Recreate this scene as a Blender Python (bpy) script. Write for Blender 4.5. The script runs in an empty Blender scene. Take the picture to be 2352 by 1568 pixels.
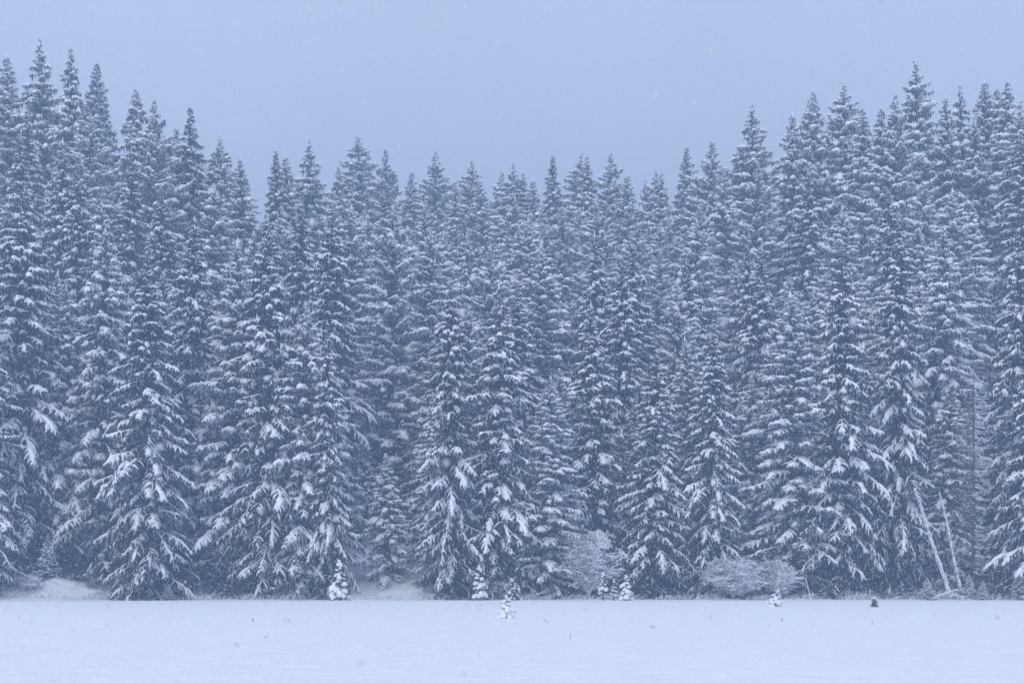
import bpy, math, random
import numpy as np
from mathutils import Vector, noise

random.seed(7)
rng = np.random.default_rng(7)
scene = bpy.context.scene
COL = scene.collection

# ---------------------------------------------------------------- camera, world, sun, exposure
F = 3200.0            # focal length in units of a 2352 pixel wide picture
CX, HOR = 1176.0, 1320.0
CAMH = 2.0
cam_d = bpy.data.cameras.new('camera')
cam = bpy.data.objects.new('camera', cam_d)
COL.objects.link(cam)
cam.location = (0, 0, CAMH)
cam.rotation_euler = (math.radians(90), 0, 0)
cam_d.sensor_width = 36.0
cam_d.lens = 36.0 * F / 2352.0
cam_d.shift_y = (HOR - 784.0) / 2352.0
cam_d.clip_start = 0.3
cam_d.clip_end = 3000
cam_d.dof.use_dof = True
cam_d.dof.focus_distance = 112
cam_d.dof.aperture_fstop = 2.2
scene.camera = cam

SUN_EL, SUN_AZ = 38.0, 205.0
world = bpy.data.worlds.new('World')
scene.world = world
world.use_nodes = True
wn, wl = world.node_tree.nodes, world.node_tree.links
wn.clear()
w_out = wn.new('ShaderNodeOutputWorld')
w_bg = wn.new('ShaderNodeBackground')
w_sky = wn.new('ShaderNodeTexSky')
w_sky.sky_type = 'NISHITA'
w_sky.sun_disc = False
w_sky.sun_elevation = math.radians(SUN_EL)
w_sky.sun_rotation = math.radians(SUN_AZ)
w_sky.air_density = 1.3
w_sky.dust_density = 3.0
w_mix = wn.new('ShaderNodeMixRGB')
w_mix.inputs[0].default_value = 0.72
w_mix.inputs[2].default_value = (5.95, 6.65, 8.45, 1)     # overcast cloud, as bright all over
wl.new(w_sky.outputs[0], w_mix.inputs[1])
# standard overcast sky: the zenith three times as bright as the horizon
w_tc = wn.new('ShaderNodeTexCoord'); w_sep = wn.new('ShaderNodeSeparateXYZ'); wl.new(w_tc.outputs['Generated'], w_sep.inputs[0])
w_mr = wn.new('ShaderNodeMapRange'); wl.new(w_sep.outputs['Z'], w_mr.inputs[0])
for _i, _v in ((1, 0.0), (2, 1.0), (3, 0.39), (4, 1.26)): w_mr.inputs[_i].default_value = _v
w_vm = wn.new('ShaderNodeVectorMath'); w_vm.operation = 'SCALE'
w_no = wn.new('ShaderNodeTexNoise'); w_no.inputs['Scale'].default_value = 2.2; w_no.inputs['Detail'].default_value = 4
wl.new(w_tc.outputs['Generated'], w_no.inputs['Vector'])
w_m2 = wn.new('ShaderNodeMapRange'); wl.new(w_no.outputs['Fac'], w_m2.inputs[0])
for _i, _v in ((1, 0.3), (2, 0.7), (3, 0.90), (4, 1.10)): w_m2.inputs[_i].default_value = _v      # soft cloud
w_v0 = wn.new('ShaderNodeVectorMath'); w_v0.operation = 'SCALE'
wl.new(w_mix.outputs[0], w_v0.inputs[0]); wl.new(w_m2.outputs[0], w_v0.inputs[3])
wl.new(w_v0.outputs[0], w_vm.inputs[0]); wl.new(w_mr.outputs[0], w_vm.inputs[3])
wl.new(w_vm.outputs[0], w_bg.inputs[0])
w_bg.inputs[1].default_value = 0.10
wl.new(w_bg.outputs[0], w_out.inputs[0])

sun_d = bpy.data.lights.new('sun', 'SUN')
sun_d.energy = 0.6
sun_d.angle = math.radians(60)
sun_d.color = (1.0, 0.985, 0.97)
sun = bpy.data.objects.new('sun', sun_d)
COL.objects.link(sun)
_a, _e = math.radians(SUN_AZ), math.radians(SUN_EL)
sdir = Vector((math.sin(_a) * math.cos(_e), math.cos(_a) * math.cos(_e), math.sin(_e)))
sun.rotation_euler = sdir.to_track_quat('Z', 'Y').to_euler()

scene.view_settings.view_transform = 'Standard'
scene.view_settings.look = 'None'
scene.view_settings.gamma = 1
scene.view_settings.exposure = 0.68
scene.view_settings.use_curve_mapping = False
cy = scene.cycles
cy.max_bounces = 6
cy.diffuse_bounces = 4
cy.glossy_bounces = 1
cy.transmission_bounces = 0
cy.transparent_max_bounces = 4
cy.volume_bounces = 2
cy.use_denoising = True
HAZE_DENSITY = 0.0019

# ---------------------------------------------------------------- materials
def new_mat(name):
    m = bpy.data.materials.new(name)
    m.use_nodes = True
    n, l = m.node_tree.nodes, m.node_tree.links
    return m, n, l, n['Principled BSDF']

def ramp(n, pts):
    r = n.new('ShaderNodeValToRGB')
    r.color_ramp.elements[0].position, r.color_ramp.elements[0].color = pts[0][0], (*pts[0][1], 1)
    r.color_ramp.elements[1].position, r.color_ramp.elements[1].color = pts[-1][0], (*pts[-1][1], 1)
    for p, c in pts[1:-1]:
        e = r.color_ramp.elements.new(p)
        e.color = (*c, 1)
    return r

def snow_mat(name, c0, c1, scale, bump, dist):
    m, n, l, b = new_mat(name)
    tc = n.new('ShaderNodeTexCoord')
    t = n.new('ShaderNodeTexNoise'); t.inputs['Scale'].default_value = scale; t.inputs['Detail'].default_value = 5
    l.new(tc.outputs['Object'], t.inputs['Vector'])
    r = ramp(n, [(0.3, c0), (0.7, c1)])
    l.new(t.outputs['Fac'], r.inputs[0])
    l.new(r.outputs[0], b.inputs['Base Color'])
    b.inputs['Roughness'].default_value = 0.75
    b.inputs['Specular IOR Level'].default_value = 0.2
    bp = n.new('ShaderNodeBump'); bp.inputs['Strength'].default_value = bump; bp.inputs['Distance'].default_value = dist
    l.new(t.outputs['Fac'], bp.inputs['Height'])
    l.new(bp.outputs[0], b.inputs['Normal'])
    return m

M_SNOW = snow_mat('fresh_snow', (0.88, 0.90, 0.92), (0.95, 0.96, 0.97), 3.0, 0.5, 0.1)

def frosted(name, c0, c1, snowc, lo, hi, scale=2.5):
    """dark surface whose upward faces carry a dusting of snow, broken up by noise"""
    m, n, l, b = new_mat(name)
    tc = n.new('ShaderNodeTexCoord')
    t = n.new('ShaderNodeTexNoise'); t.inputs['Scale'].default_value = scale; t.inputs['Detail'].default_value = 3
    l.new(tc.outputs['Object'], t.inputs['Vector'])
    r = ramp(n, [(0.3, c0), (0.7, c1)])
    l.new(t.outputs['Fac'], r.inputs[0])
    g = n.new('ShaderNodeNewGeometry')
    s = n.new('ShaderNodeSeparateXYZ'); l.new(g.outputs['True Normal'], s.inputs[0])
    ab = n.new('ShaderNodeMath'); ab.operation = 'ABSOLUTE'; l.new(s.outputs['Z'], ab.inputs[0])
    t2 = n.new('ShaderNodeTexNoise'); t2.inputs['Scale'].default_value = scale * 4; t2.inputs['Detail'].default_value = 2
    l.new(tc.outputs['Object'], t2.inputs['Vector'])
    ad = n.new('ShaderNodeMath'); ad.operation = 'ADD'; l.new(ab.outputs[0], ad.inputs[0]); l.new(t2.outputs['Fac'], ad.inputs[1])
    mr = n.new('ShaderNodeMapRange'); mr.inputs[1].default_value = lo; mr.inputs[2].default_value = hi
    l.new(ad.outputs[0], mr.inputs[0])
    mx = n.new('ShaderNodeMixRGB'); l.new(mr.outputs[0], mx.inputs[0]); l.new(r.outputs[0], mx.inputs[1])
    mx.inputs[2].default_value = (*snowc, 1)
    l.new(mx.outputs[0], b.inputs['Base Color'])
    b.inputs['Roughness'].default_value = 0.85
    b.inputs['Specular IOR Level'].default_value = 0.15
    return m

M_NEEDLE = frosted('spruce_needles', (0.013, 0.021, 0.026), (0.030, 0.042, 0.044), (0.66, 0.69, 0.73), 1.0, 1.5)
M_NEEDLE_FROST = frosted('snow_dusted_needles', (0.013, 0.021, 0.026), (0.030, 0.042, 0.044), (0.70, 0.74, 0.78), 0.62, 1.28)
M_BARK = frosted('spruce_bark', (0.045, 0.036, 0.032), (0.10, 0.085, 0.075), (0.7, 0.73, 0.76), 1.1, 1.5, 1.2)
M_FROST = frosted('frosted_twigs', (0.16, 0.155, 0.155), (0.30, 0.30, 0.30), (0.88, 0.90, 0.93), 0.35, 0.8, 1.0)
M_DEAD = frosted('dead_branches', (0.05, 0.045, 0.045), (0.10, 0.09, 0.085), (0.80, 0.83, 0.86), 0.7, 1.15, 1.0)
M_RUST = frosted('rusty_needles', (0.05, 0.022, 0.02), (0.09, 0.04, 0.032), (0.6, 0.62, 0.65), 1.25, 1.6, 9.0)

# ---------------------------------------------------------------- mesh helpers
def build_mesh(name, V, faces_by_n, mat, smooth=True):
    """faces_by_n: list of (F, n) int arrays"""
    me = bpy.data.meshes.new(name)
    V = np.asarray(V, np.float32)
    loops, starts, tot = [], [], 0
    for fa in faces_by_n:
        if len(fa) == 0: continue
        n = fa.shape[1]
        starts.append(tot + np.arange(len(fa)) * n)
        loops.append(fa.ravel()); tot += fa.size
    loops = np.concatenate(loops).astype(np.int32); starts = np.concatenate(starts).astype(np.int32)
    me.vertices.add(len(V)); me.vertices.foreach_set('co', V.ravel())
    me.loops.add(len(loops)); me.loops.foreach_set('vertex_index', loops)
    me.polygons.add(len(starts)); me.polygons.foreach_set('loop_start', starts)
    me.polygons.foreach_set('use_smooth', np.full(len(starts), smooth))
    me.update(calc_edges=True)
    me.materials.append(mat)
    return me

class Acc:
    def __init__(s): s.v = []; s.f = {3: [], 4: []}; s.n = 0
    def add(s, V, Fa):
        s.v.append(V.reshape(-1, 3)); s.f[Fa.shape[-1]].append(Fa.reshape(-1, Fa.shape[-1]) + s.n); s.n += V.size // 3
    def mesh(s, name, mat, smooth=True):
        fs = [np.concatenate(x) for x in s.f.values() if x]
        return build_mesh(name, np.concatenate(s.v), fs, mat, smooth)

def frames(C):
    T = np.gradient(C, axis=1)
    T /= np.linalg.norm(T, axis=2, keepdims=True) + 1e-9
    up = np.array([0, 0, 1.0])
    S = np.cross(T, up)
    nS = np.linalg.norm(S, axis=2, keepdims=True)
    S = np.where(nS > 0.05, S / (nS + 1e-9), np.array([1.0, 0, 0]))
    U = np.cross(S, T)
    return S, U

def sweep(acc, C, a, b, m, bottom=1.0):
    """tubes round the paths C (n,k,3); half widths a, half heights b (n,k); m sides"""
    n, k, _ = C.shape
    S, U = frames(C)
    ang = np.arange(m) * 2 * math.pi / m
    ca, sa = np.cos(ang), np.sin(ang)
    sa = np.where(sa < 0, sa * bottom, sa)
    V = C[:, :, None, :] + a[:, :, None, None] * ca[None, None, :, None] * S[:, :, None, :] \
        + b[:, :, None, None] * sa[None, None, :, None] * U[:, :, None, :]
    i = np.arange(n)[:, None, None] * k * m
    j = np.arange(k - 1)[None, :, None] * m
    q = np.arange(m)[None, None, :]
    q2 = (q + 1) % m
    Fa = np.stack([i + j + q, i + j + q2, i + j + m + q2, i + j + m + q], -1)
    acc.add(V, Fa)

def spikes(acc, P, tip, width, rs):
    """single leaf-like triangles from P to tip"""
    n = len(P)
    D = tip - P
    R = rs.normal(size=(n, 3)); R[:, 2] *= 0.35
    W = np.cross(D, R); W /= np.linalg.norm(W, axis=1, keepdims=True) + 1e-9
    W *= width[:, None]
    V = np.stack([P - W, P + W, tip], 1)
    acc.add(V, np.arange(n * 3).reshape(n, 3))

def link(name, me, parent=None, loc=None):
    o = bpy.data.objects.new(name, me)
    COL.objects.link(o)
    if parent is not None: o.parent = parent
    if loc is not None: o.location = loc
    return o

# ---------------------------------------------------------------- terrain
def sstep(x, a, b):
    t = np.clip((x - a) / (b - a), 0, 1)
    return t * t * (3 - 2 * t)

EDGE = 111.0
def ground(X, Y):
    X = np.asarray(X, float); Y = np.asarray(Y, float)
    z = 0.05 * np.sin(X * 0.11 + 0.6) * np.sin(Y * 0.09) * sstep(Y, 20, 60) * (1 - sstep(Y, 90, 108))
    z = z + 0.10 * sstep(Y, 92, 100) * (1 - sstep(Y, 104, 109)) * np.exp(-((X - 8) / 60) ** 2)
    slope = 0.36 + 0.19 * (1 - sstep(X, -48, -14)) + 0.15 * sstep(X, 10, 44)
    d = np.clip(Y - EDGE, 0, None)
    d1 = np.minimum(d, 95)
    rise = slope * (d1 - 3 * (1 - np.exp(-d1 / 3))) + 0.10 * np.clip(d - 95, 0, 330)
    z = z + rise
    z = z + 0.45 * np.sin(X * 0.35 + 1.0) * np.sin(Y * 0.3) * sstep(Y, 115, 125)
    z = z + 1.15 * np.exp(-((X + 43.5) / 6.5) ** 2 - ((Y - 116) / 3.2) ** 2)          # snow bank at the left
    z = z + 0.5 * np.exp(-((X + 36.5) / 3) ** 2 - ((Y - 115) / 2.5) ** 2)
    z = z + .35 * sstep(Y, 111, 114) * np.sin(X * .9 + np.sin(Y)) * np.sin(Y * 1.1 + X * .2)
    return z

def place_px(x, y, D):
    """world point seen at pixel (x, y) of the 2352 wide picture at depth D"""
    return (x - CX) / F * D, D, CAMH + (HOR - y) / F * D

def sheet(name, x0, x1, y0, y1, nx, ny, mat, ypow=1.0, dz=0.0):
    xs = np.linspace(x0, x1, nx); ys = y0 + (y1 - y0) * np.linspace(0, 1, ny) ** ypow
    X, Y = np.meshgrid(xs, ys)
    Z = ground(X, Y) + dz
    V = np.stack([X, Y, Z], -1).reshape(-1, 3)
    i = np.arange(ny - 1)[:, None] * nx + np.arange(nx - 1)[None, :]
    Fa = np.stack([i, i + 1, i + nx + 1, i + nx], -1).reshape(-1, 4)
    o = link(name, build_mesh(name, V, [Fa], mat))
    o['kind'] = 'structure'
    return o

# snow of the open field: long low wind ripples and fine crust, relief shading also put into the colour
def field_mat():
    m, n, l, b = new_mat('field_snow')
    tc = n.new('ShaderNodeTexCoord')
    mp = n.new('ShaderNodeMapping'); mp.inputs['Scale'].default_value = (0.5, 1.3, 1)
    l.new(tc.outputs['Object'], mp.inputs[0])
    t1 = n.new('ShaderNodeTexNoise'); t1.inputs['Scale'].default_value = 1.2; t1.inputs['Detail'].default_value = 7; t1.inputs['Roughness'].default_value = 0.62
    l.new(mp.outputs[0], t1.inputs['Vector'])
    t2 = n.new('ShaderNodeTexNoise'); t2.inputs['Scale'].default_value = 5.0; t2.inputs['Detail'].default_value = 6
    l.new(tc.outputs['Object'], t2.inputs['Vector'])
    ad = n.new('ShaderNodeMath'); ad.operation = 'ADD'; l.new(t1.outputs['Fac'], ad.inputs[0])
    ml = n.new('ShaderNodeMath'); ml.operation = 'MULTIPLY'; ml.inputs[1].default_value = 0.5
    l.new(t2.outputs['Fac'], ml.inputs[0]); l.new(ml.outputs[0], ad.inputs[1])
    r = ramp(n, [(0.45, (0.80, 0.82, 0.845)), (0.85, (0.92, 0.925, 0.935))])
    l.new(ad.outputs[0], r.inputs[0]); l.new(r.outputs[0], b.inputs['Base Color'])
    bp = n.new('ShaderNodeBump'); bp.inputs['Strength'].default_value = 1.0; bp.inputs['Distance'].default_value = 0.3
    l.new(ad.outputs[0], bp.inputs['Height']); l.new(bp.outputs[0], b.inputs['Normal'])
    b.inputs['Roughness'].default_value = 0.7
    b.inputs['Specular IOR Level'].default_value = 0.25
    return m
sheet('snow_field', -260, 260, -70, EDGE + 1.0, 170, 170, field_mat())

# forest floor: needles and litter through thin snow, tree shade put into the dark tone too, open snow in the clearing and on the bank
def floor_mat():
    m, n, l, b = new_mat('forest_floor')
    tc = n.new('ShaderNodeTexCoord')
    t = n.new('ShaderNodeTexNoise'); t.inputs['Scale'].default_value = 1.3; t.inputs['Detail'].default_value = 8; t.inputs['Roughness'].default_value = 0.7
    l.new(tc.outputs['Object'], t.inputs['Vector'])
    at = n.new('ShaderNodeAttribute'); at.attribute_name = 'open_snow'
    ad = n.new('ShaderNodeMath'); ad.operation = 'ADD'; l.new(t.outputs['Fac'], ad.inputs[0]); l.new(at.outputs['Fac'], ad.inputs[1])
    r = ramp(n, [(0.42, (0.03, 0.028, 0.026)), (0.58, (0.20, 0.21, 0.23)), (0.95, (0.90, 0.92, 0.94))])
    l.new(ad.outputs[0], r.inputs[0]); l.new(r.outputs[0], b.inputs['Base Color'])
    b.inputs['Roughness'].default_value = 0.9
    bp = n.new('ShaderNodeBump'); bp.inputs['Strength'].default_value = 0.6; bp.inputs['Distance'].default_value = 0.3
    l.new(t.outputs['Fac'], bp.inputs['Height']); l.new(bp.outputs[0], b.inputs['Normal'])
    return m
hill = sheet('forest_floor', -260, 260, EDGE + 1.004, 520, 181, 190, floor_mat(), 1.7)
_co = np.empty(len(hill.data.vertices) * 3, np.float32); hill.data.vertices.foreach_get('co', _co); _co = _co.reshape(-1, 3)
def clearing(X, Y):
    """1 inside the open snowy lane that climbs left of the middle"""
    px = X / Y * F + CX
    lane = np.exp(-((px - 885) / 88) ** 4) * (1 - sstep(Y, 128, 140))
    bank = np.exp(-((X + 42) / 8.5) ** 4) * (1 - sstep(Y, 113.4, 115))
    return np.clip(lane + bank, 0, 1)
_at = hill.data.attributes.new('open_snow', 'FLOAT', 'POINT')
_at.data.foreach_set('value', (1.0 * clearing(_co[:, 0], _co[:, 1])).astype(np.float32))


# ---------------------------------------------------------------- haze
bm_v = [(x, y, z) for z in (-1.4, 112) for y in (-90, 540) for x in (-280, 280)]
bm_f = [(0, 2, 3, 1), (4, 5, 7, 6), (0, 1, 5, 4), (2, 6, 7, 3), (0, 4, 6, 2), (1, 3, 7, 5)]
me = bpy.data.meshes.new('haze'); me.from_pydata(bm_v, [], bm_f); me.update()
hm = bpy.data.materials.new('haze'); hm.use_nodes = True
hn, hl = hm.node_tree.nodes, hm.node_tree.links
hn.clear()
ho = hn.new('ShaderNodeOutputMaterial'); hv = hn.new('ShaderNodeVolumePrincipled')
hv.inputs['Color'].default_value = (0.53, 0.73, 1.0, 1)
hv.inputs['Density'].default_value = HAZE_DENSITY
hl.new(hv.outputs[0], ho.inputs['Volume'])
me.materials.append(hm)
haze = link('haze', me); haze['kind'] = 'stuff'
haze['label'] = 'pale blue haze of falling snow over the whole valley'

# ---------------------------------------------------------------- spruce builder
def spruce_meshes(name, seed, H, R, hang=0.5, level=0.0, dens=1.0, snow=1.0, k=1.0, base=0.9,
                  prof=0.85, bare=0.12, top_up=0.32, lump=1.0, needle=None, thin=1.0, trunk_r=None, tspace=0.19, lowdark=.27, zj=.24, frost=.20):
    """meshes (trunk, crown, snow) of one snow laden spruce.  hang: how far twigs hang; level: 0 drooping .. 1 level boughs"""
    rs = np.random.default_rng(seed)
    # --- boughs
    zs, z = [], base
    while z < H - 0.25 * k:
        t = z / H
        sp = (0.86 - 0.50 * t) * k / dens
        nb = 8 - (rs.random() < 0.5) if t < 0.85 else 5
        a0 = rs.random() * 6.28
        for i in range(nb):
            zs.append((z + rs.normal() * zj * k * (1 - .25 * t), a0 + i * 2 * math.pi / nb + rs.normal() * 0.28))
        z += sp * rs.uniform(.8, 1.2)
    B = np.array(zs); nbh = len(B)
    zb, az = B[:, 0], B[:, 1]
    t = np.clip(zb / H, 0, 1)
    # uneven outline: slow noise round and up the crown
    ph = rs.random(6) * 6.28
    tipf = 0.35 + 0.65 * np.clip((H - zb) / (2.6 * k), 0, 1)
    une = 1 + 0.10 * np.sin(az * 2 + ph[0] + zb * .35 / k) + 0.10 * np.sin(az * 3 + ph[1] - zb * .6 / k) + 0.10 * np.sin(zb * 1.1 / k + ph[2])
    lowcut = 0.72 + 0.28 * np.clip(t / 0.16, 0, 1)
    x_ = 1 - t
    L = R * (1 - np.exp(-prof * x_)) / (1 - np.exp(-prof)) * lowcut * tipf * une * rs.uniform(0.68, 1.16, nbh) * (1 + .25 * (rs.random(nbh) < .08)) + 0.09 * k
    L = np.where(rs.random(nbh) < bare * (t < .9), L * 0.55, L)
    th0 = np.radians((-16 + 14 * level) + (44 * top_up) * t ** 2.2 + rs.normal(0, 6, nbh))    # start angle
    sag = (0.46 - 0.34 * level) * (1 - 0.62 * t) * rs.uniform(.7, 1.35, nbh)
    upt = 0.16 * rs.uniform(0.2, 1.2, nbh)
    er = np.stack([np.cos(az), np.sin(az), np.zeros(nbh)], 1)
    ep = np.stack([-np.sin(az), np.cos(az), np.zeros(nbh)], 1)
    bend = rs.normal(0, .12, nbh)
    tiltx, tilty = 0, 0
    def axis(bi, s):
        l = L[bi]; e = er[bi]; p = ep[bi]
        r = l * s * (1 - 0.12 * s * s)
        h = l * (np.tan(th0[bi]) * s - sag[bi] * s ** 2 + upt[bi] * s ** 3.2)
        return e * r[:, None] + p * (bend[bi] * l * s * s)[:, None] + np.stack([np.zeros_like(h), np.zeros_like(h), zb[bi] + h], 1)
    crown, snowa = Acc(), Acc()
    bi = np.arange(nbh)
    # main axes
    ks = np.linspace(0, 1, 5)
    C = np.stack([axis(bi, np.full(nbh, s)) for s in ks], 1)
    wr = (0.012 * L + 0.015 * k)[:, None] * (1.15 - ks)[None, :]
    sweep(crown, C, wr, wr, 3)
    # --- twigs
    nt = np.maximum(3, (L / (tspace * k) * 1.9 * (1 / thin)).astype(int))
    tb = np.repeat(bi, nt)
    s = 0.13 + 0.87 * rs.random(len(tb)) ** 0.75
    side = np.where(rs.random(len(tb)) < 0.5, -1.0, 1.0)
    last = rs.random(len(tb)) < 0.06
    P = axis(tb, s)
    P2 = axis(tb, np.clip(s + 0.03, 0, 1.03))
    T = P2 - P; T /= np.linalg.norm(T, axis=1, keepdims=True) + 1e-9
    lt = (0.16 * k + 0.25 * L[tb] * (1.04 - s) ** 0.8 * np.clip(s * 3.2, .35, 1)) * rs.uniform(.6, 1.25, len(tb))
    lt = np.clip(lt, 0.1 * k, .9 * k)
    ang = np.radians(rs.uniform(20, 85, len(tb))) * side
    ang = np.where(last, rs.normal(0, .2, len(tb)), ang)
    D = T * np.cos(ang)[:, None] + ep[tb] * np.sin(ang)[:, None]
    hg = hang * rs.uniform(.5, 1.5, len(tb)) * (1 - .5 * t[tb])
    def tw(i, u):
        q = P[i] + D[i] * (lt[i] * u * (1 - 0.18 * hg[i] * u))[:, None]
        q[:, 2] -= lt[i] * hg[i] * u * u
        return q
    ti = np.arange(len(tb))
    us = np.array([0, .5, 1.0])
    C = np.stack([tw(ti, np.full(len(ti), u)) for u in us], 1)
    rw = np.array([.030, .034, .008])[None, :] * k * rs.uniform(.8, 1.3, (len(ti), 1))
    sweep(crown, C, rw, rw * 1.2, 3)
    # --- hanging sprays of needles
    nsp = 5
    si = np.repeat(ti, nsp)
    u = rs.random(len(si)) * 1.0
    Q = tw(si, u)
    ln = rs.uniform(.10, .34, len(si)) * k * (0.6 + .7 * hang)
    tip = Q + D[si] * (ln * rs.uniform(.1, .6, len(si)))[:, None] + rs.normal(0, .05 * k, (len(si), 3))
    tip[:, 2] -= ln
    w = rs.uniform(.018, .042, len(si)) * k
    fr = rs.random(len(si)) < frost * snow * (.35 + .65 * np.clip(t[tb[si]] / .2, 0, 1))
    spikes(crown, Q[~fr], tip[~fr], w[~fr], rs)
    spikes(snowa, Q[fr], Q[fr] + (tip[fr] - Q[fr]) * 0.7, w[fr], rs)
    # longer curtain sprays under the boughs and dense dark needles near the stem
    nb2 = np.maximum(4, (L * 9 / k).astype(int)); bi2 = np.repeat(bi, nb2)
    s2 = rs.random(len(bi2)) * .95
    Q = axis(bi2, s2) + ep[bi2] * (rs.normal(0, .10, len(bi2)) * L[bi2])[:, None]
    ln = rs.uniform(.30, .85, len(bi2)) * k * (0.5 + hang) * np.clip(L[bi2] / k, .3, 1)
    tip = Q + rs.normal(0, .09 * k, (len(bi2), 3)); tip[:, 2] -= ln
    spikes(crown, Q, tip, rs.uniform(.04, .10, len(bi2)) * k, rs)
    # --- snow on twigs
    cov = np.clip((0.92 * snow + rs.normal(0, .22, nbh)) * (.20 + .80 * np.clip(t / lowdark, 0, 1)) * (1 + .25 * np.clip((t - .25) / .3, 0, 1)), .06, 1.0)         # each bough holds its own amount
    pz = rs.random(4) * 6.28
    patch = np.sin(az * 2 + pz[0] + zb * .55 / k) + np.sin(az - pz[1] - zb * .9 / k) + .7 * np.sin(zb * .45 / k + pz[2])
    cov = np.clip(cov * (1 + .22 * patch), .05, 1)
    cov = np.where(rs.random(nbh) < 0.13, cov * .3, cov)
    bph = rs.random(nbh) * 6.28
    bfr = rs.uniform(6, 13, nbh)
    outer = np.clip((s - .18) / .3, .0, 1) * .75 + .25
    clot = np.clip(.85 + .4 * np.sin(bph[tb] + s * bfr[tb] + side * 1.1), .12, 1)
    keep = rs.random(len(tb)) < cov[tb] * outer * clot
    i = ti[keep]
    us = np.array([-.04, .16, .45, .78, 1.04])
    pr = np.array([.10, .85, 1.15, .85, .08])
    C = np.stack([tw(i, np.full(len(i), max(u, 0.0))) + D[i] * (lt[i] * (min(u, 0.0)))[:, None] for u in us], 1)
    sm = np.clip(L / (1.1 * k), .45, 1) * (.62 + .38 * np.clip(t / (1.3 * lowdark), 0, 1))
    wd = (0.046 + 0.024 * lt[i] / k) * k * lump * sm[tb[i]] * rs.uniform(.65, 1.5, len(i)) * (.75 + .5 * cov[tb[i]])
    A_ = wd[:, None] * pr[None, :] * rs.uniform(.7, 1.3, (len(i), 5))
    C[:, :, 2] += A_ * .55 + .015 * k
    C += rs.normal(0, .014 * k, C.shape)
    sweep(snowa, C, A_, A_ * .85, 4, .55)
    # --- snow ridges along the boughs, a broad pillow toward the tip
    keepb = (rs.random(nbh) < cov * 1.1)
    j = bi[keepb]
    ks = np.concatenate([[.25], np.linspace(.36, .94, 10), [1.02]])
    C = np.stack([axis(j, np.full(len(j), q)) for q in ks], 1)
    pr = np.array([.1, .45, .6, .75, .9, 1.0, 1.1, 1.15, 1.15, 1.05, .85, .1])
    wd = (0.080 * k + 0.010 * L[j]) * lump * sm[j] * (.5 + .75 * cov[j])
    A_ = wd[:, None] * pr[None, :] * rs.uniform(.45, 1.4, (len(j), 12)) * np.clip(.9 + .28 * np.sin(bph[j][:, None] + ks[None] * bfr[j][:, None]), .35, 1.3)
    C[:, :, 2] += A_ * .5 + .02 * k
    C += rs.normal(0, .025 * k, C.shape)
    sweep(snowa, C, A_ * 1.15, A_ * .8, 5, .5)
    # --- leader
    lead = np.array([[[0, 0, H - 1.2 * k], [0.01, 0, H - .5 * k], [0, 0.01, H]]])
    sweep(crown, lead, np.array([[.05, .035, .012]]) * k, np.array([[.05, .035, .012]]) * k, 5)
    lead2 = lead + np.array([0.02 * k, -.02 * k, .03 * k])
    sweep(snowa, lead2, np.array([[.04, .06, .02]]) * k * lump, np.array([[.04, .06, .02]]) * k * lump, 5)
    # --- trunk
    tr = Acc()
    kz = np.linspace(0, 1, 9)
    C = np.stack([np.zeros(9), np.zeros(9), -0.6 * k + kz * (H - 1.0 * k + .6 * k)], 1)[None]
    C[:, 1:, :2] += rs.normal(0, .02 * k, (1, 8, 2))
    r0 = trunk_r if trunk_r else 0.0125 * H
    rr = (r0 * (1 - kz) ** .9 + .02 * k)[None]; rr[0, 0] *= 1.25
    sweep(tr, C, rr, rr, 8)
    return (tr.mesh(name + '_trunk', M_BARK), crown.mesh(name + '_crown', needle or M_NEEDLE, False), snowa.mesh(name + '_snow', M_SNOW))

PROTO = {}
def proto(key, **kw):
    PROTO[key] = (spruce_meshes(key, **kw), kw['H'], kw['R'])
# big drooping front trees, level boughed trees of the slope, narrow ones, ragged ones
proto('droop_a', seed=11, H=29, R=4.9, hang=.60, level=0.05, dens=1.0, snow=1.08, prof=1.2)
proto('droop_b', seed=12, H=27, R=4.7, hang=.62, level=0.15, dens=.92, snow=1.05, prof=1.6)
proto('droop_c', seed=13, H=25, R=4.2, hang=.55, level=0.22, dens=1.05, snow=1.05, prof=1.3, frost=.26)
proto('level_a', seed=21, H=30, R=5.4, hang=.30, level=0.62, dens=.66, snow=1.4, prof=2.8, lump=1.6, needle=M_NEEDLE_FROST, frost=.36)
proto('level_b', seed=22, H=28, R=5.0, hang=.28, level=0.85, dens=.74, snow=1.4, prof=3.0, lump=1.5, needle=M_NEEDLE_FROST, frost=.36)
proto('narrow_a', seed=31, H=28, R=3.9, hang=.46, level=0.45, dens=.92, snow=1.25, prof=2.5, lump=1.3, needle=M_NEEDLE_FROST, frost=.36)
proto('narrow_b', seed=32, H=26, R=4.3, hang=.52, level=0.30, dens=.82, snow=1.15, prof=2.0, bare=.25, lump=1.35, needle=M_NEEDLE_FROST, frost=.36)
proto('ragged_a', seed=41, H=30, R=5.2, hang=.55, level=0.35, dens=.68, snow=1.2, prof=2.5, bare=.34, lump=1.5, needle=M_NEEDLE_FROST, frost=.36)
proto('young_a', seed=51, H=11, R=2.4, hang=.30, level=0.55, dens=1.0, snow=1.35, k=.75, lump=1.6, base=.4, prof=1.3, lowdark=.05, needle=M_NEEDLE_FROST, frost=.36)
print('triangles in prototypes', sum(len(p.vertices) - 2 for v in PROTO.values() for m in v[0] for p in m.polygons))

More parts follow.
